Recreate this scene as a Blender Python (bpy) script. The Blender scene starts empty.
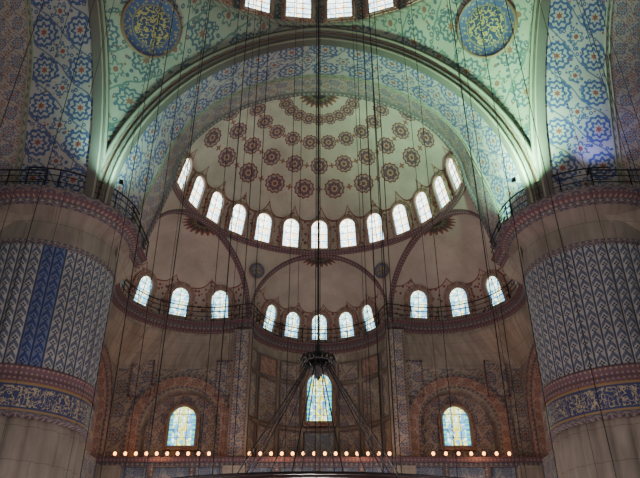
import bpy, math, random
from mathutils import Vector, Matrix
sin,cos,pi,sqrt,tan=math.sin,math.cos,math.pi,math.sqrt,math.tan
rad=math.radians
random.seed(4)
SC=bpy.context.scene
COL=SC.collection
def S(r,g,b,k=1.0):
    f=lambda c:((c/255+.055)/1.055)**2.4 if c>10 else c/255/12.92
    return (f(r)*k,f(g)*k,f(b)*k,1.0)
# ------------------------------------------------------------------ shader DSL
class E:
    def __init__(s,m,k): s.m=m; s.k=k
    def __add__(s,o): return s.m.math('ADD',s,o)
    __radd__=__add__
    def __mul__(s,o): return s.m.math('MULTIPLY',s,o)
    __rmul__=__mul__
    def __sub__(s,o): return s.m.math('SUBTRACT',s,o)
    def __rsub__(s,o): return s.m.math('SUBTRACT',o,s)
    def __truediv__(s,o): return s.m.math('DIVIDE',s,o)
    def lt(s,o): return s.m.math('LESS_THAN',s,o)
    def gt(s,o): return s.m.math('GREATER_THAN',s,o)
    def fract(s): return s.m.math('FRACT',s)
    def floor(s): return s.m.math('FLOOR',s)
    def sin(s): return s.m.math('SINE',s)
    def cos(s): return s.m.math('COSINE',s)
    def abs(s): return s.m.math('ABSOLUTE',s)
    def sqrt(s): return s.m.math('SQRT',s)
    def mx(s,o): return s.m.math('MAXIMUM',s,o)
    def mn(s,o): return s.m.math('MINIMUM',s,o)
class Mat:
    def __init__(s,name):
        s.mt=bpy.data.materials.new(name); s.mt.use_nodes=True; s.nt=s.mt.node_tree; s.nt.nodes.clear()
    def new(s,t): return s.nt.nodes.new(t)
    def put(s,i,x):
        if isinstance(x,E): s.nt.links.new(x.k,i)
        else: i.default_value=x
    def math(s,op,*a):
        n=s.new('ShaderNodeMath'); n.operation=op
        for i,x in enumerate(a): s.put(n.inputs[i],x)
        return E(s,n.outputs[0])
    def uv(s):
        t=s.new('ShaderNodeTexCoord'); x=s.new('ShaderNodeSeparateXYZ'); s.nt.links.new(t.outputs['UV'],x.inputs[0])
        return E(s,x.outputs[0]),E(s,x.outputs[1])
    def pos(s):
        return E(s,s.new('ShaderNodeNewGeometry').outputs['Position'])
    def vec(s,x,y,z=0.0):
        n=s.new('ShaderNodeCombineXYZ'); s.put(n.inputs[0],x); s.put(n.inputs[1],y); s.put(n.inputs[2],z); return E(s,n.outputs[0])
    def noise(s,v,scale,detail=3.0,rough=.55):
        n=s.new('ShaderNodeTexNoise'); s.put(n.inputs['Vector'],v); n.inputs['Scale'].default_value=scale
        n.inputs['Detail'].default_value=detail; n.inputs['Roughness'].default_value=rough; return E(s,n.outputs['Fac'])
    def vor(s,v,scale,feat='F1'):
        n=s.new('ShaderNodeTexVoronoi'); n.feature=feat; s.put(n.inputs['Vector'],v); n.inputs['Scale'].default_value=scale
        return E(s,n.outputs['Distance']), (E(s,n.outputs['Color']) if feat=='F1' else None)
    def mix(s,f,a,b,mode='MIX'):
        n=s.new('ShaderNodeMix'); n.data_type='RGBA'; n.blend_type=mode
        s.put(n.inputs[0],f); s.put(n.inputs[6],a); s.put(n.inputs[7],b); return E(s,n.outputs[2])
    def sep(s,c):
        n=s.new('ShaderNodeSeparateColor'); s.put(n.inputs[0],c); return [E(s,n.outputs[i]) for i in range(3)]
    def rt(s,u,v):
        a=u.fract()-.5; b=v.fract()-.5
        return (a*a+b*b).sqrt(), s.math('ARCTAN2',b,a)
    def done(s,c,rough=.65,metal=0.0,grime=.45,bump=None,bd=.03):
        if grime:
            g=s.noise(s.pos(),.35,5.0,.6); k=g*(grime*1.6)+(1-grime*.8)
            kk=s.new('ShaderNodeCombineColor'); [s.put(kk.inputs[i],k) for i in range(3)]
            c=s.mix(1.0,c,E(s,kk.outputs[0]),'MULTIPLY')
        p=s.new('ShaderNodeBsdfPrincipled'); s.put(p.inputs['Base Color'],c); s.put(p.inputs['Roughness'],rough); p.inputs['Metallic'].default_value=metal
        p.inputs['Specular IOR Level'].default_value=.3
        if bump is not None:
            b=s.new('ShaderNodeBump'); b.inputs['Distance'].default_value=bd; b.inputs['Strength'].default_value=.6
            s.put(b.inputs['Height'],bump); s.nt.links.new(b.outputs[0],p.inputs['Normal'])
        o=s.new('ShaderNodeOutputMaterial'); s.nt.links.new(p.outputs[0],o.inputs[0]); return s.mt
    def emit(s,c,st):
        p=s.new('ShaderNodeEmission'); s.put(p.inputs[0],c); s.put(p.inputs[1],st)
        o=s.new('ShaderNodeOutputMaterial'); s.nt.links.new(p.outputs[0],o.inputs[0]); return s.mt
def floral(m,u,v,s,base,c1,c2,c3,big=.30,soft=.25):
    wob=m.noise(m.vec(u,v),1.3*s,2.0)-.5
    U=u*s+wob*.10; V=v*s-wob*.10
    d,_=m.vor(m.vec(U,V),7.0); col=m.mix(d.lt(.36),base,c1); col=m.mix(d.lt(.17),col,base)
    d2,_=m.vor(m.vec(U+3.0,V),5.0); col=m.mix(d2.lt(.15),col,c2)
    w1=((V.fract()-.5)-(U*(2*pi)).sin()*.24).abs().lt(.03)
    w2=((U.fract()-.5)-(V*(2*pi)).sin()*.24).abs().lt(.03)
    col=m.mix(w1.mx(w2),col,c3)
    r,t=m.rt(U,V)
    col=m.mix(r.lt((t*12.0).cos()*.025+big),col,c1); col=m.mix(r.lt((t*12.0).cos()*.02+big*.80),col,base)
    col=m.mix(r.lt((t*8.0).cos()*.04+big*.62),col,c1); col=m.mix(r.lt((t*8.0).cos()*.03+big*.40),col,base); col=m.mix(r.lt((t*6.0).cos()*.02+.07),col,c2)
    r,t=m.rt(U+.5,V+.5)
    col=m.mix(r.lt((t*6.0).cos()*.04+.17),col,c3); col=m.mix(r.lt((t*6.0).cos()*.03+.12),col,base); col=m.mix(r.lt(.06),col,c2)
    return m.mix(soft,col,base)
def mat_floral(name,s,base,c1,c2,c3,grime=.4,rough=.5,big=.3,soft=.25):
    m=Mat(name); u,v=m.uv(); return m.done(floral(m,u,v,s,base,c1,c2,c3,big,soft),rough=rough,grime=grime)
M_soffit=mat_floral('soffit_painted_arabesque',.50,S(138,132,130),S(50,64,106),S(116,58,52),S(70,78,104),big=.36,soft=.02,grime=.55)
M_soffred=mat_floral('soffit_painted_red_arabesque',1.0,S(134,124,118),S(62,68,98),S(118,60,52),S(110,68,60),big=.30,soft=.05,grime=.5)
M_pend=mat_floral('pendentive_painted_arabesque',.42,S(124,126,114),S(58,74,86),S(108,72,62),S(72,92,88),soft=.04,grime=.55)
M_tile=mat_floral('iznik_wall_tile',.8,S(144,130,120),S(62,68,98),S(110,58,50),S(90,82,84),soft=.08)
M_tilewall=mat_floral('iznik_field_tile',.62,S(136,122,112),S(80,78,92),S(108,64,54),S(98,86,80),soft=.08,grime=.55)
M_tileblue=mat_floral('iznik_blue_tile',.95,S(126,126,128),S(56,72,108),S(100,76,76),S(74,90,102),soft=.1)
M_red=mat_floral('red_painted_arch_ornament',1.3,S(142,120,108),S(106,56,48),S(72,72,96),S(112,70,60),soft=.08)
def mat_band(name,a,b,c,n=1.6):
    m=Mat(name); u,v=m.uv(); U=u*n
    w=(v*7.0).fract()
    wave=(((U*(2*pi)).sin()*.5+.5)-w).abs().lt(.30)
    col=m.mix(wave,a,b)
    r,th=m.rt(U*2.0,v*n*2.0); col=m.mix(r.lt((th*4.0).cos()*.05+.22),col,c)
    col=m.mix(.25,col,a)
    return m.done(col,grime=.35)
M_band=mat_band('cornice_painted_band',S(100,88,86),S(50,52,74),S(134,124,118))
M_bandt=mat_band('archivolt_teal_band',S(112,112,100),S(78,74,72),S(138,130,112),1.0)
M_bandr=mat_band('red_blue_border_band',S(100,62,56),S(60,64,92),S(132,120,112),2.2)
m=Mat('archivolt_moulded_stripes'); u,v=m.uv()
col=m.mix((v*5.0).fract().lt(.5),S(116,112,98),S(78,74,70)); col=m.mix(((u*1.4).fract().lt(.5))*(v.gt(.25))*(v.lt(.7)),col,S(92,94,90))
col=m.mix((v-.48).abs().lt(.05),col,S(112,68,58)); M_arc=m.done(col,grime=.4)
def mat_stone(name,c1,c2,course=.8):
    m=Mat(name); u,v=m.uv()
    n=m.noise(m.vec(u*.5,v*.12),1.5,6.0,.65); col=m.mix(n,c1,c2)
    n2=m.noise(m.vec(u*3.0,v*.5),1.0,4.0); col=m.mix(((n2-.42)*2.2).mx(0.0).mn(1.0),col,S(90,80,72))
    V=v/course; row=V.floor(); j=(V.fract()).lt(.03)
    k=((u/(course*1.9))+row*.5).fract().lt(.016)
    col=m.mix(j.mx(k)*.5,col,S(72,64,58))
    return m.done(col,rough=.6,grime=.65,bump=n2,bd=.02)
M_stone=mat_stone('brown_marble_wall',S(158,146,134),S(104,92,82))
M_pstone=mat_stone('pier_marble',S(136,126,118),S(88,78,72),1.4)
def mat_dome(name,R,H,N,rows,top,nwin,vwin):
    m=Mat(name); u,v=m.uv()
    n=m.noise(m.pos(),.5,5.0); col=m.mix(n,S(180,168,156),S(126,116,110))
    cir=(v*(pi/2)).cos()*(pi*R)
    L=(R+H)/2*pi/2
    v0,dv,nr=rows
    sd,_=m.vor(m.vec(u*pi*R,v*L),2.1); col=m.mix((sd-.33).abs().lt(.025)*.35,col,S(124,102,92))
    if nr:
        W=(v-v0)/dv; row=W.floor(); fv=(W.fract()-.5)*(dv*L)
        fu=((u*N+row*.5).fract()-.5)*cir/N
        r=(fu*fu+fv*fv).sqrt(); t=m.math('ARCTAN2',fv,fu)
        size=.84-row*.11
        ok=row.gt(-.5)*row.lt(nr-.5)
        e=r/size
        col=m.mix(e.lt((t*12.0).cos()*.05+.90)*ok,col,S(104,58,56))
        col=m.mix(e.lt((t*12.0).cos()*.04+.76)*ok,col,S(134,118,114))
        col=m.mix(e.lt((t*8.0).cos()*.07+.62)*ok,col,S(90,62,72))
        col=m.mix(e.lt((t*8.0).cos()*.05+.30)*ok,col,S(142,122,108))
        col=m.mix(e.lt(.17)*ok,col,S(104,56,52))
        fuh=(fu.abs()-cir/(2.0*N)); e2=(fuh*fuh+fv*fv).sqrt(); t2=m.math('ARCTAN2',fv,fuh)
        col=m.mix(e2.lt(size*((t2*4.0).cos()*.08+.22))*ok,col,S(122,80,72))
    tri=((u*(nwin)+.5).fract()-.5).abs()*2.0
    lim=tri*tri*tri*.09+vwin
    lace=v.lt(lim)
    d,_=m.vor(m.vec(u*pi*R,v*L),3.2)
    lc=m.mix(d.lt(.33),S(150,134,124),S(104,60,56)); lc=m.mix(d.lt(.14),lc,S(70,74,100))
    col=m.mix(lace,col,lc)
    col=m.mix(lace*v.gt(lim-.012),col,S(108,64,56))
    rr=(1.0-v)*L; th=u*pi
    col=m.mix(rr.lt((th*22.0).cos()*(.12*top)+top),col,S(108,68,60))
    col=m.mix(rr.lt((th*22.0).cos()*(.08*top)+top*.80),col,S(58,52,54))
    col=m.mix(rr.lt((th*16.0).cos()*(.10*top)+top*.60),col,S(92,82,62))
    col=m.mix(rr.lt(top*.42),col,S(38,36,42))
    return m.done(col,rough=.7,grime=.45)
M_dome=mat_dome('semi_dome_painted_plaster',9.2,7.3,10.0,(.34,.14,4),1.15,12.857,.215)
M_ex=mat_dome('exedra_painted_plaster',5.1,5.0,8.0,(.5,.1,0),1.35,6.667,.30)
M_ex2=mat_dome('exedra_side_painted_plaster',5.4,5.0,8.0,(.5,.1,0),1.35,5.4545,.30)
m=Mat('exedra_pendentive_plaster'); u,v=m.uv(); n=m.noise(m.pos(),.5,5.0)
c=m.mix(n,S(168,156,144),S(126,114,106)); M_spand=m.done(c,grime=.4)
def mat_pier(name,a,b,c):
    m=Mat(name); u,v=m.uv(); f=u.fract()-.5
    t=f.abs(); col=m.mix(t.gt(.42),a,c)
    ch=((v*1.9)+t*1.3).fract()
    inn=t.lt(.37)
    col=m.mix(ch.lt(.42)*inn,col,b)
    r,th=m.rt(u,v*1.9); col=m.mix(r.lt((th*4.0).cos()*.06+.19),col,c); col=m.mix(r.lt(.08),col,a)
    return m.done(col,rough=.45,grime=.5)
M_ptile=mat_pier('pier_scale_tile',S(134,130,130),S(68,72,92),S(50,50,64))
M_pblue=mat_pier('pier_cobalt_tile',S(84,90,120),S(36,48,94),S(28,34,70))
m=Mat('calligraphy_band'); u,v=m.uv()
n=m.noise(m.vec(u*1.5,v*2.2),1.8,1.5); st=(n-.5).abs().lt(.022); n2=m.noise(m.vec(u*3.0+7.0,v*1.3),1.6,1.0); st2=(n2-.5).abs().lt(.018)
ed=(v-.65).abs()
col=m.mix((st.mx(st2))*ed.lt(.44),S(42,48,84),S(142,130,104)); col=m.mix(ed.gt(.52),col,S(122,98,70))
M_call=m.done(col,grime=.3,rough=.4)
m=Mat('calligraphy_roundel'); u,v=m.uv(); r=(u*u+v*v).sqrt(); th=m.math('ARCTAN2',v,u)
n=m.noise(m.vec(u*2.0,v*2.0),2.6,2.0); st=(n-.5).abs().lt(.04)
d,_=m.vor(m.vec(u*9.0,v*9.0),1.0)
col=m.mix(st*r.lt(.6),S(46,54,84),S(146,126,78))
col=m.mix(r.gt(.62),col,S(106,94,74)); col=m.mix(r.gt(.66),col,m.mix(d.lt(.35),S(58,66,100),S(120,104,84)))
col=m.mix(r.gt(.93),col,S(104,80,66)); M_round=m.done(col,grime=.2)
def mat_glass(name,st,tints,grid=5.0,dark=.5,border=None,w=1,h=1):
    m=Mat(name); u,v=m.uv()
    d,c=m.vor(m.vec(u,v),grid); rgb=m.sep(c)
    col=m.mix(rgb[0].gt(.55),tints[0],tints[1]); col=m.mix(rgb[1].gt(.68),col,tints[2]); col=m.mix(rgb[2].gt(.8),col,tints[3])
    e,_=m.vor(m.vec(u,v),grid,'DISTANCE_TO_EDGE'); col=m.mix(e.lt(.07)*dark,col,(.05,.06,.06,1))
    if border:
        bx=u.abs().gt(w/2-.26)
        k=(v*3.0).fract().gt(.5); bc=m.mix(k,border[0],border[1]); col=m.mix(bx,col,bc)
        cx=((u.abs()-.12-(v*4.0).sin()*.10).abs()).lt(.06); col=m.mix(cx,col,border[2])
    return m.emit(col,st)
M_g1=mat_glass('window_glass_pale',6.5,[(1,.98,.84,1),(.72,.92,.88,1),(1,.70,.36,1),(.42,.68,.85,1)],3.6,.5)
M_g2=mat_glass('window_glass_green',4.4,[(.8,1,.92,1),(.36,.76,.8,1),(.95,.95,.45,1),(.15,.45,.7,1)],3.8,.6)
M_g3=mat_glass('window_stained_glass',3.8,[(.75,1,.85,1),(.4,.85,.75,1),(.85,.85,.2,1),(.1,.36,.66,1)],4.2,.7,[(.03,.2,.42,1),(.10,.45,.28,1),(.6,.55,.05,1)],1.85)
def plain(name,c,rough=.5,metal=0.0,grime=0):
    m=Mat(name); return m.done(m.mix(0.5,c,c),rough,metal,grime)
M_iron=plain('dark_iron',S(30,28,30),.5,.6); M_lead=plain('window_lead',S(60,60,60),.6)
M_wfr=plain('window_plaster_frame',S(128,108,98),.7,0,.3); M_brass=plain('aged_brass',S(120,92,50),.35,.8)
M_bulb=Mat('bulb_warm'); M_bulb=M_bulb.emit((1,.36,.08,1),12.0)
M_cup=plain('lamp_glass_cup',S(120,120,112),.1)
M_gl=Mat('floodlight_green_lens').emit((.4,1,.6,1),12.0)
M_carpet=mat_floral('red_carpet',.8,S(140,50,44),S(50,60,100),S(170,120,70),S(120,40,40))
# ------------------------------------------------------------------ mesh builder
class MB:
    def __init__(s): s.v=[];s.f=[];s.uv=[];s.mi=[]
    def grid(s,rows,uvs=None,mat=0):
        o=len(s.v); nr=len(rows); nc=len(rows[0])
        for i,r in enumerate(rows):
            for j,p in enumerate(r):
                s.v.append(tuple(p)); s.uv.append(uvs[i][j] if uvs else (0,0))
        for i in range(nr-1):
            for j in range(nc-1):
                a=o+i*nc+j; s.f.append((a,a+1,a+nc+1,a+nc)); s.mi.append(mat(i,j) if callable(mat) else mat)
    def poly(s,pts,uvs,mat=0):
        o=len(s.v); s.v+= [tuple(p) for p in pts]; s.uv+=list(uvs); s.f.append(tuple(range(o,o+len(pts)))); s.mi.append(mat)
    def box(s,x0,x1,y0,y1,z0,z1,mat=0):
        P=lambda a,b,c,d,ua: s.poly([a,b,c,d],[ua(*p) for p in (a,b,c,d)],mat)
        xz=lambda x,y,z:(x,z); yz=lambda x,y,z:(y,z); xy=lambda x,y,z:(x,y)
        P((x0,y0,z0),(x1,y0,z0),(x1,y0,z1),(x0,y0,z1),xz); P((x0,y1,z0),(x0,y1,z1),(x1,y1,z1),(x1,y1,z0),xz)
        P((x0,y0,z0),(x0,y0,z1),(x0,y1,z1),(x0,y1,z0),yz); P((x1,y0,z0),(x1,y1,z0),(x1,y1,z1),(x1,y0,z1),yz)
        P((x0,y0,z0),(x0,y1,z0),(x1,y1,z0),(x1,y0,z0),xy); P((x0,y0,z1),(x1,y0,z1),(x1,y1,z1),(x0,y1,z1),xy)
    def tube(s,pts,r,n=6,mat=0,closed=False):
        pts=[Vector(p) for p in pts]; rows=[]; N=len(pts)
        for i,p in enumerate(pts):
            if closed: d=pts[(i+1)%N]-pts[i-1]
            else: d=pts[min(i+1,N-1)]-pts[max(i-1,0)]
            d.normalize(); up=Vector((0,0,1)) if abs(d.z)<.9 else Vector((1,0,0))
            a=d.cross(up).normalized(); b=a.cross(d)
            rr=r[i] if isinstance(r,(list,tuple)) else r
            rows.append([p+(a*cos(2*pi*k/n)+b*sin(2*pi*k/n))*rr for k in range(n+1)])
        if closed: rows.append(rows[0])
        s.grid(rows,None,mat)
    def lathe(s,prof,c=(0,0,0),n=24,mat=0,flute=None):
        rows=[];uv=[]
        for r,z in prof:
            rows.append([(c[0]+r*cos(2*pi*k/n),c[1]+r*sin(2*pi*k/n),c[2]+z) for k in range(n+1)])
            uv.append([(2*pi*k/n*max(x[0] for x in prof),z) for k in range(n+1)])
        s.grid(rows,uv,mat)
    def sweep(s,P,N,B,prof,mat=0):
        rows=[];uv=[];L=0
        cum=[0]
        for i in range(1,len(P)): cum.append(cum[-1]+(P[i]-P[i-1]).length)
        for k,(a,b) in enumerate(prof):
            if k: L+=sqrt((a-prof[k-1][0])**2+(b-prof[k-1][1])**2)
            rows.append([P[i]+N[i]*a+(B[i] if isinstance(B,list) else B)*b for i in range(len(P))])
            uv.append([(cum[i],L) for i in range(len(P))])
        s.grid(rows,uv,mat)
    def mesh(s,name,mats,smooth=True):
        me=bpy.data.meshes.new(name); me.from_pydata(s.v,[],s.f)
        for m in mats: me.materials.append(m)
        ul=me.uv_layers.new(name='UVMap')
        for p in me.polygons:
            p.material_index=s.mi[p.index]; p.use_smooth=smooth
            for li in p.loop_indices: ul.data[li].uv=s.uv[me.loops[li].vertex_index]
        me.update(); return me
def put(name,me,mat=Matrix(),parent=None):
    o=bpy.data.objects.new(name,me); COL.objects.link(o); o.matrix_world=mat
    if parent: o.parent=parent
    return o
CY=16.5
HALL=Matrix.Translation((0,CY,0))
UNITS=[HALL@Matrix.Rotation(k*pi/2,4,'Z') for k in range(4)]
SIDE=['qibla','left','back','right']
ZF=-1.6; ZC=18.2; ZA=30.0; RING=9.2; ZR=23.8; DY=17.4; HD=7.3
AW=10.9; AH=ZA-ZC
ZD=31.3; RC=11.5; RS=16.9; VS=(ZD-ZC)/sqrt(RS*RS-RC*RC)
def arch(w,h,n):
    R=(h*h+w*w)/(2*w); am=math.asin(min(1,h/R))
    o=[]
    for i in range(n+1):
        a=am*i/n; o.append((w-R+R*cos(a),R*sin(a),cos(a),sin(a)))
    l=[(-x,z,-a,b) for x,z,a,b in reversed(o[:-1])]
    return o+l
def zarch(x):
    R=(AH*AH+AW*AW)/(2*AW); c=(abs(x)-AW+R)/R; return ZC+R*sqrt(max(0,1-c*c))
# ---------------- main arch soffit
NA=28
fp=arch(AW,AH,NA)
def backp(f):
    if f<.33: k=f/.33; return (10.7+(RING-10.7)*k, ZC+(ZR-ZC)*k)
    e=(f-.33)/.67*pi/2; return (RING*cos(e),ZR+HD*sin(e))
bp=[backp(i/NA) for i in range(NA+1)]; bp=bp+[(-x,z) for x,z in reversed(bp[:-1])]
mb=MB(); rows=[];uv=[]
ts=[0,.06,.2,.35,.5,.62,.66,.72,.84,.94,1.0]
for t in ts:
    r=[];q=[]
    for i in range(len(fp)):
        x=fp[i][0]*(1-t)+bp[i][0]*t; z=(ZC+fp[i][1])*(1-t)+bp[i][1]*t
        r.append((x,11.5+5.9*t,z)); q.append((i*.62,t*5.9))
    rows.append(r);uv.append(q)
mb.grid(rows,uv,lambda i,j: 1 if i in(0,5,9) else (2 if i>5 else 0))
for t,w_ in ((.62,.06),(.66,.06)):
    pp=[]
    for i in range(len(fp)):
        x=fp[i][0]*(1-t)+bp[i][0]*t; z=(ZC+fp[i][1])*(1-t)+bp[i][1]*t; pp.append((x,11.5+5.9*t,z))
    mb.tube(pp,w_,5,1)
ME_soffit=mb.mesh('main_arch_soffit',[M_soffit,M_bandt,M_soffred])
def ypend(x,z):
    h=(z-ZC)/VS; q=RS*RS-h*h-x*x
    return min(RC,sqrt(max(q,0)))
mb=MB()
wd=[(-.12,-.35),(-.12,.10),(-.04,.17),(.08,.17),(.10,.08),(.22,.08),(.24,.16),(.34,.17),(.36,.07),(.74,.07),(.76,.16),(.90,.18),(.94,.10),(1.02,.09),(1.06,-.1)]
rows=[];uv=[]
for wv,dd in wd:
    r=[];q=[]
    for i,(x,z,a,b) in enumerate(fp):
        X=x+a*wv; Z=ZC+z+b*wv
        if abs(X)>RC: X=math.copysign(RC,X)
        r.append((X,ypend(X,Z)-dd,Z)); q.append((i*.62,wv))
    rows.append(r);uv.append(q)
mb.grid(rows,uv,2)
P2=[Vector((x,17.3,z)) for x,z in bp]; N2=[Vector((a,0,b)) for x,z,a,b in fp]
mb.sweep(P2,N2,Vector((0,-1,0)),[(-.12,-.15),(-.12,.10),(.0,.16),(.12,.16)],1)
ME_archi=mb.mesh('main_arch_archivolt',[M_bandt,M_band,M_arc])
# ---------------- big semi dome
mb=MB(); rows=[];uv=[]
for i in range(25):
    e=pi/2*i/24; r=[];q=[]
    for j in range(73):
        a=-pi/2+pi*j/72; r.append((RING*cos(e)*sin(a),DY+RING*cos(e)*cos(a),ZR+HD*sin(e))); q.append((j/72,i/24))
    rows.append(r);uv.append(q)
mb.grid(rows,uv,0)
aa=[-pi/2+pi*j/60 for j in range(61)]
P=[Vector((RING*sin(a),DY+RING*cos(a),ZR)) for a in aa]
N=[Vector((-sin(a),-cos(a),0)) for a in aa]
mb.sweep(P,N,Vector((0,0,1)),[(-.1,-.3),(.06,-.26),(.12,-.04),(.12,.06),(-.05,.14)],1)
ME_semi=mb.mesh('semi_dome',[M_dome,M_bandr])
# ---------------- lobes
P1=Vector((5.03,26.8,0)); PE=Vector((10.7,17.4,0))
Z0=18.6
def mklobe(A,B,H):
    c=(A+B)/2; R=(A-B).length/2; t=(B-A).normalized()
    n=Vector((-t.y,t.x,0))
    if (c-Vector((0,DY,0))).dot(n)<0: n=-n
    return dict(c=c,R=R,t=t,n=n,H=H)
A=Vector((-10.7,17.4,0)); Bc=Vector((-5.03,26.8,0))
lobes=[mklobe(A,Bc,5.05),mklobe(Bc,P1,4.95),mklobe(P1,PE,5.05)]
def lp(l,a,k=1.0,dz=0):
    return l['c']+(l['t']*sin(a)+l['n']*cos(a))*l['R']*k+Vector((0,0,dz))
ex_meshes=[]
for li,l in enumerate(lobes):
    mb=MB(); rows=[];uv=[]
    for i in range(19):
        e=pi/2*i/18
        rows.append([lp(l,-pi/2+pi*j/48,cos(e),Z0+l['H']*sin(e)) for j in range(49)]); uv.append([(j/48,i/18) for j in range(49)])
    mb.grid(rows,uv,0)
    al=[-pi/2+pi*j/48 for j in range(49)]
    P=[l['c']+l['t']*(l['R']*sin(a))+Vector((0,0,Z0+l['H']*cos(a))) for a in al]
    N=[(l['t']*sin(a)+Vector((0,0,cos(a)))) for a in al]
    mb.sweep(P,N,-l['n'],[(-.08,-.25),(-.1,.03),(.0,.10),(.22,.10),(.26,.02)],1)
    rows=[];uv=[]
    for k in range(7):
        t=k/6; r=[];q=[]
        for p in P:
            ph=math.atan2(p.x,p.y-DY); g=Vector((RING*sin(ph),DY+RING*cos(ph),ZR)); w=p.lerp(g,t); r.append(w); q.append((ph*9,w.z))
        rows.append(r);uv.append(q)
    mb.grid(rows,uv,2)
    ex_meshes.append(mb.mesh('exedra_dome',[M_ex if li==1 else M_ex2,M_bandr,M_spand]))
mb=MB()
for sx in (-1,1):
    c=Vector((sx*5.03,26.8,18.6)); g=Vector((sx*RING*sin(.49),DY+RING*cos(.49),ZR)); p=c.lerp(g,.62)
    n=(Vector((0,DY,20))-p).normalized(); x=n.cross(Vector((0,0,1))).normalized(); y=x.cross(n)
    rows=[];uv=[]
    for rr,off in ((.001,.22),(.45,.22),(.5,.26),(.56,.24),(.58,.1)):
        rows.append([p+n*off+(x*cos(a)+y*sin(a))*rr for a in [2*pi*k/24 for k in range(25)]]); uv.append([(rr/.58*cos(2*pi*k/24),rr/.58*sin(2*pi*k/24)) for k in range(25)])
    mb.grid(rows,uv,0)
ME_med=mb.mesh('spandrel_medallion',[M_round])
# ---------------- cornice path
lobepath=[]
for k,l in enumerate(lobes):
    for j in range(33 if k==2 else 32): lobepath.append(lp(l,-pi/2+pi*j/32))
path=[Vector((-10.7,13.6,0)),Vector((-10.7,15.5,0))]+lobepath+[Vector((10.7,15.5,0)),Vector((10.7,13.6,0))]
def inward(path):
    N=[]
    for i in range(len(path)):
        d=(path[min(i+1,len(path)-1)]-path[max(i-1,0)]).normalized(); n=Vector((d.y,-d.x,0)); N.append(n)
    return N
PN=inward(path)
mb=MB(); up=Vector((0,0,1))
PZ=[p+Vector((0,0,ZC)) for p in path]
mb.sweep(PZ,PN,up,[(0,-.62),(.10,-.58),(.12,-.40)],1)
mb.sweep(PZ,PN,up,[(.12,-.40),(.30,-.32),(.33,-.10)],0)
mb.sweep(PZ,PN,up,[(.33,-.10),(.56,-.04),(.58,.08),(.55,.12),(-.3,.12)],1)
ME_corn=mb.mesh('cornice',[M_band,M_bandr],False)
mb=MB()
RP=[p+n*.5+Vector((0,0,ZC+.12)) for p,n in zip(path,PN)]
for h,r in ((.38,.025),(.75,.025),(1.1,.04)): mb.tube([p+Vector((0,0,h)) for p in RP],r,5)
acc=0
for i in range(1,len(RP)):
    acc+=(RP[i]-RP[i-1]).length
    if acc>1.5 or i==1: acc=0; mb.tube([RP[i]-Vector((0,0,.05)),RP[i]+Vector((0,0,1.15))],.035,5)
ME_rail=mb.mesh('gallery_railing',[M_iron])
mb=MB()
cum=[0]
for i in range(1,len(lobepath)): cum.append(cum[-1]+(lobepath[i]-lobepath[i-1]).length)
mb.grid([[p+Vector((0,0,z)) for p in lobepath] for z in (17.4,Z0+.02)],[[(c,z) for c in cum] for z in (17.4,Z0)],1)
# ---------------- lower walls
YW=27.6; ZG=8.58
seg=[Vector((10.7,13.9,0)),Vector((10.7,15.6,0))]+[lp(lobes[2],pi/2-pi*j/32) for j in range(33)]
bot=[Vector((11.2,15.2,0)),Vector((14,18.3,0)),Vector((14,YW,0)),Vector((5.6,YW,0)),Vector((5.3,26.8,0))]
bl=[0]
for i in range(1,len(bot)): bl.append(bl[-1]+(bot[i]-bot[i-1]).length)
def bat(t):
    s=t*bl[-1]
    for i in range(1,len(bot)):
        if s<=bl[i]+1e-6: return bot[i-1].lerp(bot[i],(s-bl[i-1])/(bl[i]-bl[i-1]))
    return bot[-1].copy()
for sx in (1,-1):
    rows=[];uv=[]
    for k in range(9):
        t=k/8; s_=t*t*(3-2*t)
        r=[];q=[]
        for i,p in enumerate(seg):
            b=bat(i/(len(seg)-1)); w=p.lerp(b,s_); z=17.6-(17.6-15.0)*t; r.append((w.x*sx,w.y,z)); q.append((i*.6,z))
        rows.append(r);uv.append(q)
    mb.grid(rows,uv,1)
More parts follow.
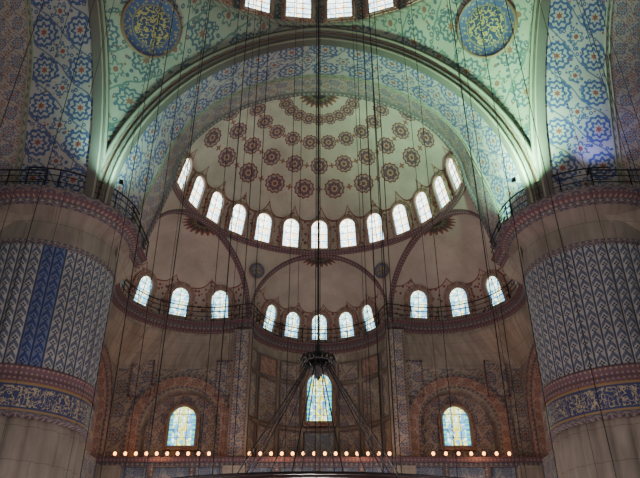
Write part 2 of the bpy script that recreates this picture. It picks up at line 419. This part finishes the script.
def arched_wall(mb,O,T,Nn,s0,s1,z0,z1,c,w,zs,h,depth,mw,mi,mback,mband,bw):
    ap=arch(w,h,14)
    pt=lambda s,z,d=0.0:O+T*s+Vector((0,0,z))-Nn*d
    prof=[(c+w,z0)]+[(c+x,zs+z) for x,z,_,_ in ap]+[(c-w,z0)]
    n=len(prof); outer=[]
    for i,(s,z) in enumerate(prof):
        if i==0: outer.append((s1,z0)); continue
        if i==n-1: outer.append((s0,z0)); continue
        f=(i-1)/(n-3)
        tot=(z1-zs)*2+(s1-s0); d=f*tot
        if d<z1-zs: outer.append((s1,zs+d))
        elif d<z1-zs+(s1-s0): outer.append((s1-(d-(z1-zs)),z1))
        else: outer.append((s0,z1-(d-(z1-zs)-(s1-s0))))
    for tgt in ((s1,z1),(s0,z1)):
        k=min(range(1,n-1),key=lambda i:(outer[i][0]-tgt[0])**2+(outer[i][1]-tgt[1])**2); outer[k]=tgt
    mb.grid([[pt(*p) for p in prof],[pt(*p) for p in outer]],[prof,outer],mw)
    cum=[0]
    for i in range(1,n): cum.append(cum[-1]+sqrt((prof[i][0]-prof[i-1][0])**2+(prof[i][1]-prof[i-1][1])**2))
    mb.grid([[pt(*p) for p in prof],[pt(p[0],p[1],depth) for p in prof]],[[(x,0) for x in cum],[(x,depth) for x in cum]],mi)
    mb.poly([pt(p[0],p[1],depth) for p in prof],[(p[0],p[1]) for p in prof],mback)
    Pp=[pt(c+w,z0)]+[pt(c+x,zs+z) for x,z,_,_ in ap]+[pt(c-w,z0)]
    Nq=[T]+[T*a+Vector((0,0,b)) for _,_,a,b in ap]+[-T]
    mb.sweep(Pp,Nq,Nn,[(0,-.02),(0,.1),(.12,.12)],5)
    mb.sweep(Pp,Nq,Nn,[(.12,.08),(bw,.08)],mband)
    mb.sweep(Pp,Nq,Nn,[(bw,.08),(bw,.15),(bw+.14,.15),(bw+.16,0)],5)
WM=[M_tile,M_stone,M_red,M_tileblue,M_bandr,M_band,M_tilewall]
for sx in (1,-1):
    T=Vector((1,0,0))
    a,b=(5.6,14) if sx>0 else (-14,-5.6)
    arched_wall(mb,Vector((0,YW,0)),T,Vector((0,-1,0)),a,b,ZG,15.0,sx*9.35,2.6,11.0,2.6,1.5,6,6,0,2,.8)
    for px in (9.35-2.95,9.35+2.95):
        x0,x1=sorted((sx*(px-.8),sx*(px+.8)))
        mb.box(x0,x1,YW-.06,YW,13.0,15.6,0)
        for q in ((x0,x0+.1,13.0,15.6),(x1-.1,x1,13.0,15.6),(x0,x1,15.5,15.6),(x0,x1,13.0,13.1)): mb.box(q[0],q[1],YW-.1,YW-.05,q[2],q[3],4)
    Ty=Vector((0,1,0))
    arched_wall(mb,Vector((sx*14,0,0)),Ty,Vector((-sx,0,0)),18.3,YW,ZG,15.0,23.6,2.6,11.3,3.2,.5,6,2,0,2,.7)
    mb.grid([[(sx*11.2,15.2,z),(sx*14,18.3,z)] for z in (ZF,15.0)],[[(0,z),(4.2,z)] for z in (ZF,15)],1)
    mb.grid([[(sx*14,18.3,z),(sx*14,YW,z)] for z in (ZF,ZG)],[[(0,z),(9.3,z)] for z in (ZF,ZG)],3)
    xa,xb=sorted((sx*4.72,sx*5.95)); mb.box(xa,xb,26.62,27.7,ZG,17.55,1)
    xa,xb=sorted((sx*4.84,sx*5.83)); mb.box(xa,xb,26.56,26.64,ZG+.3,17.4,0)
    for q in (sx*4.84,sx*5.77):
        xa,xb=sorted((q,q+sx*.07)); mb.box(xa,xb,26.5,26.58,ZG+.3,17.4,4)
lc=lobes[1]
rows=[];uv=[]
for z in (ZF,ZG,17.5):
    rows.append([lp(lc,-pi/2+pi*j/40,1,z) for j in range(41)]); uv.append([(pi*5.03*j/40,z) for j in range(41)])
mb.grid(rows,uv,1)
def cpanel(a0,a1,z0,z1,mat,k=.985):
    aa=[rad(a0+(a1-a0)*j/8) for j in range(9)]
    mb.grid([[lp(lc,a,k,z0) for a in aa],[lp(lc,a,k,z1) for a in aa]],[[(a*5,z0) for a in aa],[(a*5,z1) for a in aa]],mat)
    pts=[lp(lc,a,k-.01,z0) for a in aa]+[lp(lc,a,k-.01,z1) for a in reversed(aa)]
    mb.tube(pts,.06,4,5,True)
for sg in (-1,1):
    for (a0,a1) in ((17,36),(40,61),(65,86)):
        A0,A1=sorted((sg*a0,sg*a1))
        cpanel(A0,A1,9.2,11.6,0); cpanel(A0,A1,11.9,15.0,6 if a0==40 else 0)
        cpanel(A0,A1,15.3,16.7,2 if a0==40 else 6)
cpanel(-13.5,13.5,11.9,16.7,2); cpanel(-13,13,9.0,11.6,3)
mb.box(-14,14,26.1,YW+.01,ZG-.45,ZG,5)
mb.box(-14,14,25.95,26.15,ZG-.2,ZG+.12,4)
mb.grid([[lp(lc,-pi/2+pi*j/24,0.001,ZG) for j in range(25)],[lp(lc,-pi/2+pi*j/24,1,ZG) for j in range(25)]],None,1)
mb.grid([[(-14,26.4,z),(14,26.4,z)] for z in (ZF,ZG-.44)],[[(0,z),(28,z)] for z in (ZF,ZG-.44)],3)
for x in [-13.2+2.64*i for i in range(11)]: mb.box(x-.16,x+.16,26.12,26.45,ZG-1.1,ZG-.44,5)
for x in (-5.3,5.3,-13.2,13.2): mb.box(x-.75,x+.75,26.0,26.7,ZF,ZG-.38,1)
ME_wall=mb.mesh('wall',WM,False)
# ---------------- pendentive (spherical)
def pend(ph,t):
    p_=ph if ph<=pi/4 else pi/2-ph
    x=min(RC*tan(p_),RC); z0=zarch(min(x,AW)); z=z0+(ZD-z0)*t
    h=(z-ZC)/VS; r=min(RC/cos(p_),sqrt(max(0,RS*RS-h*h)))
    return Vector((r*sin(ph),r*cos(ph),z))
mb=MB(); phs=[pi/2*i/48 for i in range(49)]
rows=[];uv=[]
for k in range(33):
    t=k/32; r=[pend(p,t) for p in phs]; rows.append(r); uv.append([(p*13,q.z) for p,q in zip(phs,r)])
mb.grid(rows,uv,0); ME_pend=mb.mesh('pendentive',[M_pend])
zt=28.95; h=(zt-ZC)/VS; rr_=sqrt(RS*RS-h*h); pc=Vector((rr_*sin(pi/4),rr_*cos(pi/4),zt))
nn=-Vector((pc.x,pc.y,(zt-ZC)/VS/VS)).normalized(); xx=nn.cross(up).normalized(); yy=xx.cross(nn)
mb=MB(); rows=[];uv=[]
for rr,off in ((.001,.25),(.3,.25),(.6,.25),(.92,.25),(.94,.33),(1.0,.33),(1.02,-.1)):
    rows.append([pc+nn*off+(xx*cos(2*pi*k/40)+yy*sin(2*pi*k/40))*rr*1.75 for k in range(41)]); uv.append([(rr*cos(2*pi*k/40),rr*sin(2*pi*k/40)) for k in range(41)])
mb.grid(rows,uv,0); ME_roundel=mb.mesh('calligraphy_roundel',[M_round])
# ---------------- central dome
mb=MB()
nseg=112
def ringrows(prof): 
    return [[(r*cos(2*pi*k/nseg),r*sin(2*pi*k/nseg),z) for k in range(nseg+1)] for r,z in prof],[[(2*pi*r*k/nseg,z) for k in range(nseg+1)] for r,z in prof]
mb.grid(*ringrows([(11.55,ZD-.25),(11.35,ZD-.22),(11.32,ZD-.08),(11.40,ZD+.04),(11.5,ZD+.04)]),1)
pr=[(11.5,ZD),(11.5,34.2)]+[(11.5*cos(pi/2*i/16),34.2+9.0*sin(pi/2*i/16)) for i in range(1,16)]+[(.01,43.2)]
mb.grid(*ringrows(pr),0)
ME_cdome=mb.mesh('central_dome',[M_pend,M_bandt])
put('central_dome',ME_cdome,HALL)
# ---------------- windows
def window_mesh(name,w,h,glass,fw=.26,bars=2):
    mb=MB(); hw=w/2; sp=h/2-hw*1.05
    out=[(-hw,-h/2,-1,0),(-hw,0,-1,0),(-hw,sp,-1,0)]
    ap=arch(hw,hw*1.05,7)
    out+=[(-x,sp+z,-a,b) for x,z,a,b in ap][1:]+[(hw,0,1,0),(hw,-h/2,1,0)]
    out=[(-hw*0,-h/2,0,-1)]+out+[(0,-h/2,0,-1)]
    out[1]=(-hw,-h/2,-1,-1); out[-2]=(hw,-h/2,1,-1)
    mb.poly([(x,0,z) for x,z,_,_ in out[1:-1]],[(x,z) for x,z,_,_ in out[1:-1]],0)
    prof=[(0,.02),(0,-.16),(.06,-.2),(fw*.5,-.2),(fw*.6,-.14),(fw,-.12),(fw+.02,.3)]
    rows=[[(x+a*o,y,z+b*o) for x,z,a,b in out] for o,y in prof]
    mb.grid(rows,[[(i*.3,o) for i in range(len(out))] for o,y in prof],lambda i,j:2 if i>=3 else 1)
    for i in range(1,bars+1):
        x=-hw+w*i/(bars+1); mb.box(x-.018,x+.018,-.04,-.005,-h/2,h/2-.12 if abs(x)<hw*.5 else h/2-.3,3)
    nz=int(h/.45)
    for i in range(1,nz):
        z=-h/2+h*i/nz
        if z<sp+hw*.5: mb.box(-hw,hw,-.04,-.005,z-.015,z+.015,3)
    return mb.mesh(name,[glass,M_wfr,M_red,M_lead],False)
WA=window_mesh('window_dome',1.16,2.2,M_g1,.3,1); WB=window_mesh('window_exedra',1.12,1.95,M_g2,.42,1); WC=window_mesh('window_wall',1.8,2.65,M_g3,.3,2)
WB2=window_mesh('window_exedra_side',1.22,2.0,M_g2,.45,1)
WD=window_mesh('window_centre',1.8,3.6,M_g3,.35,2); WE=window_mesh('window_drum',1.5,2.3,M_g1,.3)
wn=0
def wput(U,me,p,nout,upv):
    global wn; wn+=1
    Y=nout.normalized(); Z=(upv-Y*upv.dot(Y)).normalized(); X=Y.cross(Z)
    M=Matrix(((X.x,Y.x,Z.x,p.x),(X.y,Y.y,Z.y,p.y),(X.z,Y.z,Z.z,p.z),(0,0,0,1)))
    put('window_%d'%wn,me,U@M)
for U in UNITS:
    e=rad(10.5)
    for i in range(13):
        a=rad(-84+14*i); d=Vector((sin(a),cos(a),0))
        p=Vector((0,DY,ZR))+d*RING*cos(e)+Vector((0,0,HD*sin(e))); upv=(d*(-RING*sin(e))+Vector((0,0,HD*cos(e)))).normalized()
        n=(d*(upv.z)-Vector((0,0,1))*(upv.dot(d))); wput(U,WA,p-n*.14,n,upv)
    e=rad(13.5)
    for li,l in enumerate(lobes):
        for k in range(5):
            st=27 if li==1 else 33
            a=rad(-2*st+st*k); d=l['t']*sin(a)+l['n']*cos(a)
            p=l['c']+d*l['R']*cos(e)+Vector((0,0,Z0+l['H']*sin(e))); upv=(d*(-l['R']*sin(e))+Vector((0,0,l['H']*cos(e)))).normalized()
            n=d*upv.z-Vector((0,0,1))*upv.dot(d); wput(U,WB if li==1 else WB2,p-n*.2,n,upv)
    wput(U,WD,Vector((0,26.8+5.03-.3,14.15)),Vector((0,1,0)),up)
    for sx in (-1,1): wput(U,WC,Vector((sx*9.4,YW+1.3,11.35)),Vector((0,1,0)),up)
for i in range(28):
    a=2*pi*(i+.5)/28; d=Vector((sin(a),cos(a),0)); wput(HALL,WE,d*11.35+Vector((0,0,ZD+1.35)),d,up)
# ---------------- instance units
for k,U in enumerate(UNITS):
    put('main_arch',ME_soffit,U); put('arch_archivolt',ME_archi,U); put('semi_dome',ME_semi,U)
    for me in ex_meshes: put('exedra_dome',me,U)
    put('spandrel_medallion',ME_med,U)
    put('trim_cornice_'+SIDE[k],ME_corn,U); put('gallery_railing',ME_rail,U); put('wall_'+SIDE[k],ME_wall,U)
    put('pendentive',ME_pend,U); put('calligraphy_roundel',ME_roundel,U)
# ---------------- piers
NF=40; KR=.93
def pier(name,cx,cy,blue):
    mb=MB()
    def frow(R,z,amp,sub,n):
        if z<17: R=R*KR
        return [((R-amp+amp*abs(sin(pi*k/sub))**.7)*cos(2*pi*k/n),(R-amp+amp*abs(sin(pi*k/sub))**.7)*sin(2*pi*k/n),z) for k in range(n+1)]
    def sec(prof,mat,amp=0,sub=6,n=160,um=23):
        mb.grid([frow(R,z,amp,sub,n) for R,z in prof],[[(um*k/n,z) for k in range(n+1)] for R,z in prof],mat)
    sec([(3.62,ZF+.0),(3.62,7.2),(3.5,7.4)],0,.18,8,208)
    sec([(3.75,ZF),(3.95,ZF+.1),(3.95,ZF+.9),(3.7,ZF+1.1)],0)
    sec([(3.5,7.35),(3.78,7.4),(3.82,7.5),(3.76,7.58)],5)
    mb.grid([frow(3.74,z,0,6,160) for z in (7.55,8.85)],[[(23*k/160,z) for k in range(161)] for z in (0,1.3)],2)
    sec([(3.78,8.85),(3.83,8.9),(3.83,9.0),(3.76,9.05),(3.76,9.35),(3.84,9.42),(3.82,9.55),(3.6,9.62)],3)
    n=NF*6
    mb.grid([frow(3.7,z,.09,6,n) for z in (9.6,15.6)],[[(k/6,z) for k in range(n+1)] for z in (9.6,15.6)],lambda i,j:4 if (blue and j//6 in blue) else 1)
    sec([(3.55,15.6),(3.74,15.65),(3.77,15.78),(3.7,15.85)],5)
    sec([(3.7,15.84),(3.72,16.7),(3.72,16.99),(3.6,17.2),(3.95,17.5)],0)
    sec([(3.95,17.5),(4.06,17.55),(4.08,17.8)],5)
    sec([(4.08,17.8),(4.28,17.88),(4.31,18.08)],3)
    sec([(4.31,18.08),(4.48,18.14),(4.5,18.26),(4.46,18.3),(1.5,18.3)],5)
    a0=math.atan2(CY-cy,-cx)
    pts=[Vector((4.36*cos(a0+rad(d)),4.36*sin(a0+rad(d)),18.3)) for d in range(-46,47,4)]
    for h,r in ((.38,.025),(.75,.025),(1.1,.04)): mb.tube([p+Vector((0,0,h)) for p in pts],r,5,6)
    for p in pts[::5]: mb.tube([p-Vector((0,0,.03)),p+Vector((0,0,1.15))],.035,5,6)
    me=mb.mesh(name,[M_pstone,M_ptile,M_call,M_bandr,M_pblue,M_band,M_iron])
    return put(name,me,Matrix.Translation((cx,cy,0)))
fi=int(((-65+360)%360)/360*NF)
for (cx,cy,b) in ((-14.35,CY+14.3,(fi,fi+1)),(14.35,CY+14.3,None),(-14.35,CY-14.3,None),(14.35,CY-14.3,None)):
    pier('fluted_pier',cx,cy,b)
# ---------------- floor
mb=MB(); mb.grid([[(-34,-20,ZF),(34,-20,ZF)],[(-34,54,ZF),(34,54,ZF)]],[[(-34,-20),(34,-20)],[(-34,54),(34,54)]])
put('floor',mb.mesh('floor',[M_carpet],False))
# ---------------- gallery lamp row
mb=MB()
xs=[-12.9+.66*i for i in range(10)]+[-4.4+.68*i for i in range(14)]+[7.2+.8*i for i in range(7)]
for x in xs:
    mb.lathe([(.05,0),(.05,.02),(.02,.04),(.02,.1),(.05,.12)],(x,26.05,ZG+.12),8,1)
    mb.lathe([(.05,.11),(.095,.18),(.10,.24),(.07,.31),(.001,.34)],(x,26.05,ZG+.12),10,0)
put('gallery_lamp_row',mb.mesh('gallery_lamp_row',[M_bulb,M_brass]),HALL)
# ---------------- chandelier
mb=MB(); zc=5.75
mb.lathe([(.02,.55),(.05,.5),(.06,.35),(.16,.3),(.2,.2),(.14,.1),(.22,.02),(.3,-.08),(.24,-.2),(.1,-.3),(.03,-.42),(.001,-.5)],(0,0,zc),20,0)
for i in range(14):
    a=2*pi*i/14; d=Vector((cos(a),sin(a),0))
    mb.tube([Vector((0,0,zc+.0))+d*.22,Vector((0,0,zc+.22))+d*.32,Vector((0,0,zc+.18))+d*.42,Vector((0,0,zc+.0))+d*.48,Vector((0,0,zc+.1))+d*.54],[.035,.03,.028,.024,.01],5,0)
    mb.tube([Vector((0,0,zc-.15))+d*.2,Vector((0,0,zc-.05))+d*.38,Vector((0,0,zc-.22))+d*.46],[.03,.024,.01],5,0)
mb.tube([(.35*cos(2*pi*k/24),.35*sin(2*pi*k/24),zc+.05) for k in range(24)],.035,6,0,True)
def ringof(R,z,nl,t0=.05):
    for rr,zz,t in ((R,z,t0),(R-.14,z+.01,.025),(R+.14,z+.01,.025),(R,z-.28,.03)):
        mb.tube([(rr*cos(2*pi*k/72),rr*sin(2*pi*k/72),zz) for k in range(72)],t,6,0,True)
    for k in range(nl):
        a=2*pi*k/nl; c=(R*cos(a),R*sin(a),z)
        mb.tube([(c[0],c[1],z),(c[0],c[1],z-.28)],.012,4,0)
        mb.lathe([(.015,-.42),(.05,-.4),(.065,-.3),(.06,-.2),(.075,-.14)],c,8,1)
        mb.lathe([(.001,-.3),(.03,-.27),(.03,-.2),(.001,-.16)],c,6,2)
ringof(2.6,1.8,24); ringof(5.45,1.98,48)
for i in range(12):
    a=2*pi*(i+.5)/12; d=Vector((cos(a),sin(a),0)); mb.tube([d*.25+Vector((0,0,zc)),d*2.6+Vector((0,0,1.8))],.016,4,0)
    mb.tube([d*2.6+Vector((0,0,1.8)),d*5.45+Vector((0,0,1.98))],.02,4,0)
def dz(r): return 34.2+9.0*sqrt(max(0,1-(r/11.5)**2))
mb.tube([(0,0,zc+.4),(0,0,43.1)],[.03,.03],6,0)
for (R,n,z,ph) in ((5.45,12,1.98,.2),(2.2,6,1.8,.5)):
    for i in range(n):
        a=2*pi*i/n+ph; mb.tube([(R*cos(a),R*sin(a),z),(R*1.02*cos(a),R*1.02*sin(a),dz(R*1.02))],[.010,.016],4,0)
put('ring_chandelier',mb.mesh('ring_chandelier',[M_iron,M_cup,M_bulb]),HALL)
mb=MB()
ringof(9.0,1.25,72,.035)
for i in range(20):
    a=2*pi*i/20+.1; mb.tube([(9*cos(a),9*sin(a),1.25),(8.2*cos(a),8.2*sin(a),dz(8.2))],[.006,.016],4,0)
put('lamp_hoop',mb.mesh('lamp_hoop',[M_iron,M_cup,M_bulb]),HALL)
# ---------------- floodlights on the pier galleries
def flood(x,y,z,tx,ty,tz,col,w,spot=90):
    mb=MB(); q=.5
    mb.box(-.16*q,.16*q,-.12*q,.12*q,-.2*q,.16*q,0); mb.poly([(-.07,-.05,.085),(.07,-.05,.085),(.07,.05,.085),(-.07,.05,.085)],[(0,0)]*4,1)
    for s in (-1,1): mb.box(s*.095-.01,s*.095+.01,-.015,.015,-.21,.01,0)
    mb.box(-.105,.105,-.015,.015,-.225,-.2,0)
    o=put('floodlight',mb.mesh('floodlight',[M_iron,M_gl],False)); d=Vector((tx-x,ty-y,tz-z))
    o.location=(x,y,z); o.rotation_euler=d.to_track_quat('Z','Y').to_euler()
    l=bpy.data.lights.new('floodlight_lamp','SPOT'); l.energy=w; l.color=col; l.spot_size=rad(spot); l.spot_blend=.9; l.shadow_soft_size=.15
    lo=bpy.data.objects.new('flood_beam',l); COL.objects.link(lo); lo.location=Vector((x,y,z))+d.normalized()*.25; lo.rotation_euler=(-d).to_track_quat('Z','Y').to_euler()
flood(9.5,26.2,18.5,10.4,28.6,24.5,(.42,1,.55),22000,110)
flood(10.05,31.2,18.6,9.7,30.2,26.0,(.35,1,.6),2600,100)
flood(-9.7,26.4,18.5,-10.7,28.5,24.0,(.45,1,.75),4200,100)
flood(13.2,26.1,18.9,15,25.2,24,(.35,.45,1),1000,110)
# ---------------- lamps' light and added fill lights
def pl(x,y,z,w,c,r=.3):
    l=bpy.data.lights.new('hall_lamp_and_fill','POINT'); l.energy=w; l.color=c; l.shadow_soft_size=r
    o=bpy.data.objects.new('hall_lamp_and_fill_light',l); COL.objects.link(o); o.location=(x,y,z)
for i in range(6):
    a=2*pi*i/6; pl(7.5*cos(a),CY+7.5*sin(a),1.0,720,(1,.94,.90))
for i in range(6):
    a=2*pi*i/6+.5; pl(4.4*cos(a),CY+4.4*sin(a),1.2,640,(1,.96,.93))
for sx in (-1,1): pl(sx*9.6,CY-10,19.5,1000,(.97,1,.95),.5)  # added fill behind the camera for the upper vaults, no fixture
for x in (-5.2,5.2): pl(x,CY+20,2.0,1000,(1,.94,.88),.4)  # added fill below the view, brightens the lower walls
for x in (-10,-2.5,2.5,10): pl(x,CY+25.3,ZG+.6,100,(1,.46,.18),.1)
w=bpy.data.worlds.new('World'); SC.world=w; w.use_nodes=True; w.node_tree.nodes['Background'].inputs[0].default_value=(.5,.6,.7,1); w.node_tree.nodes['Background'].inputs[1].default_value=.15
cam=bpy.data.cameras.new('camera'); cam.lens=36.8; cam.sensor_width=36; cam.clip_end=300
co=bpy.data.objects.new('camera',cam); COL.objects.link(co); co.location=(0.05,0,0); co.rotation_euler=(rad(120),0,0); SC.camera=co
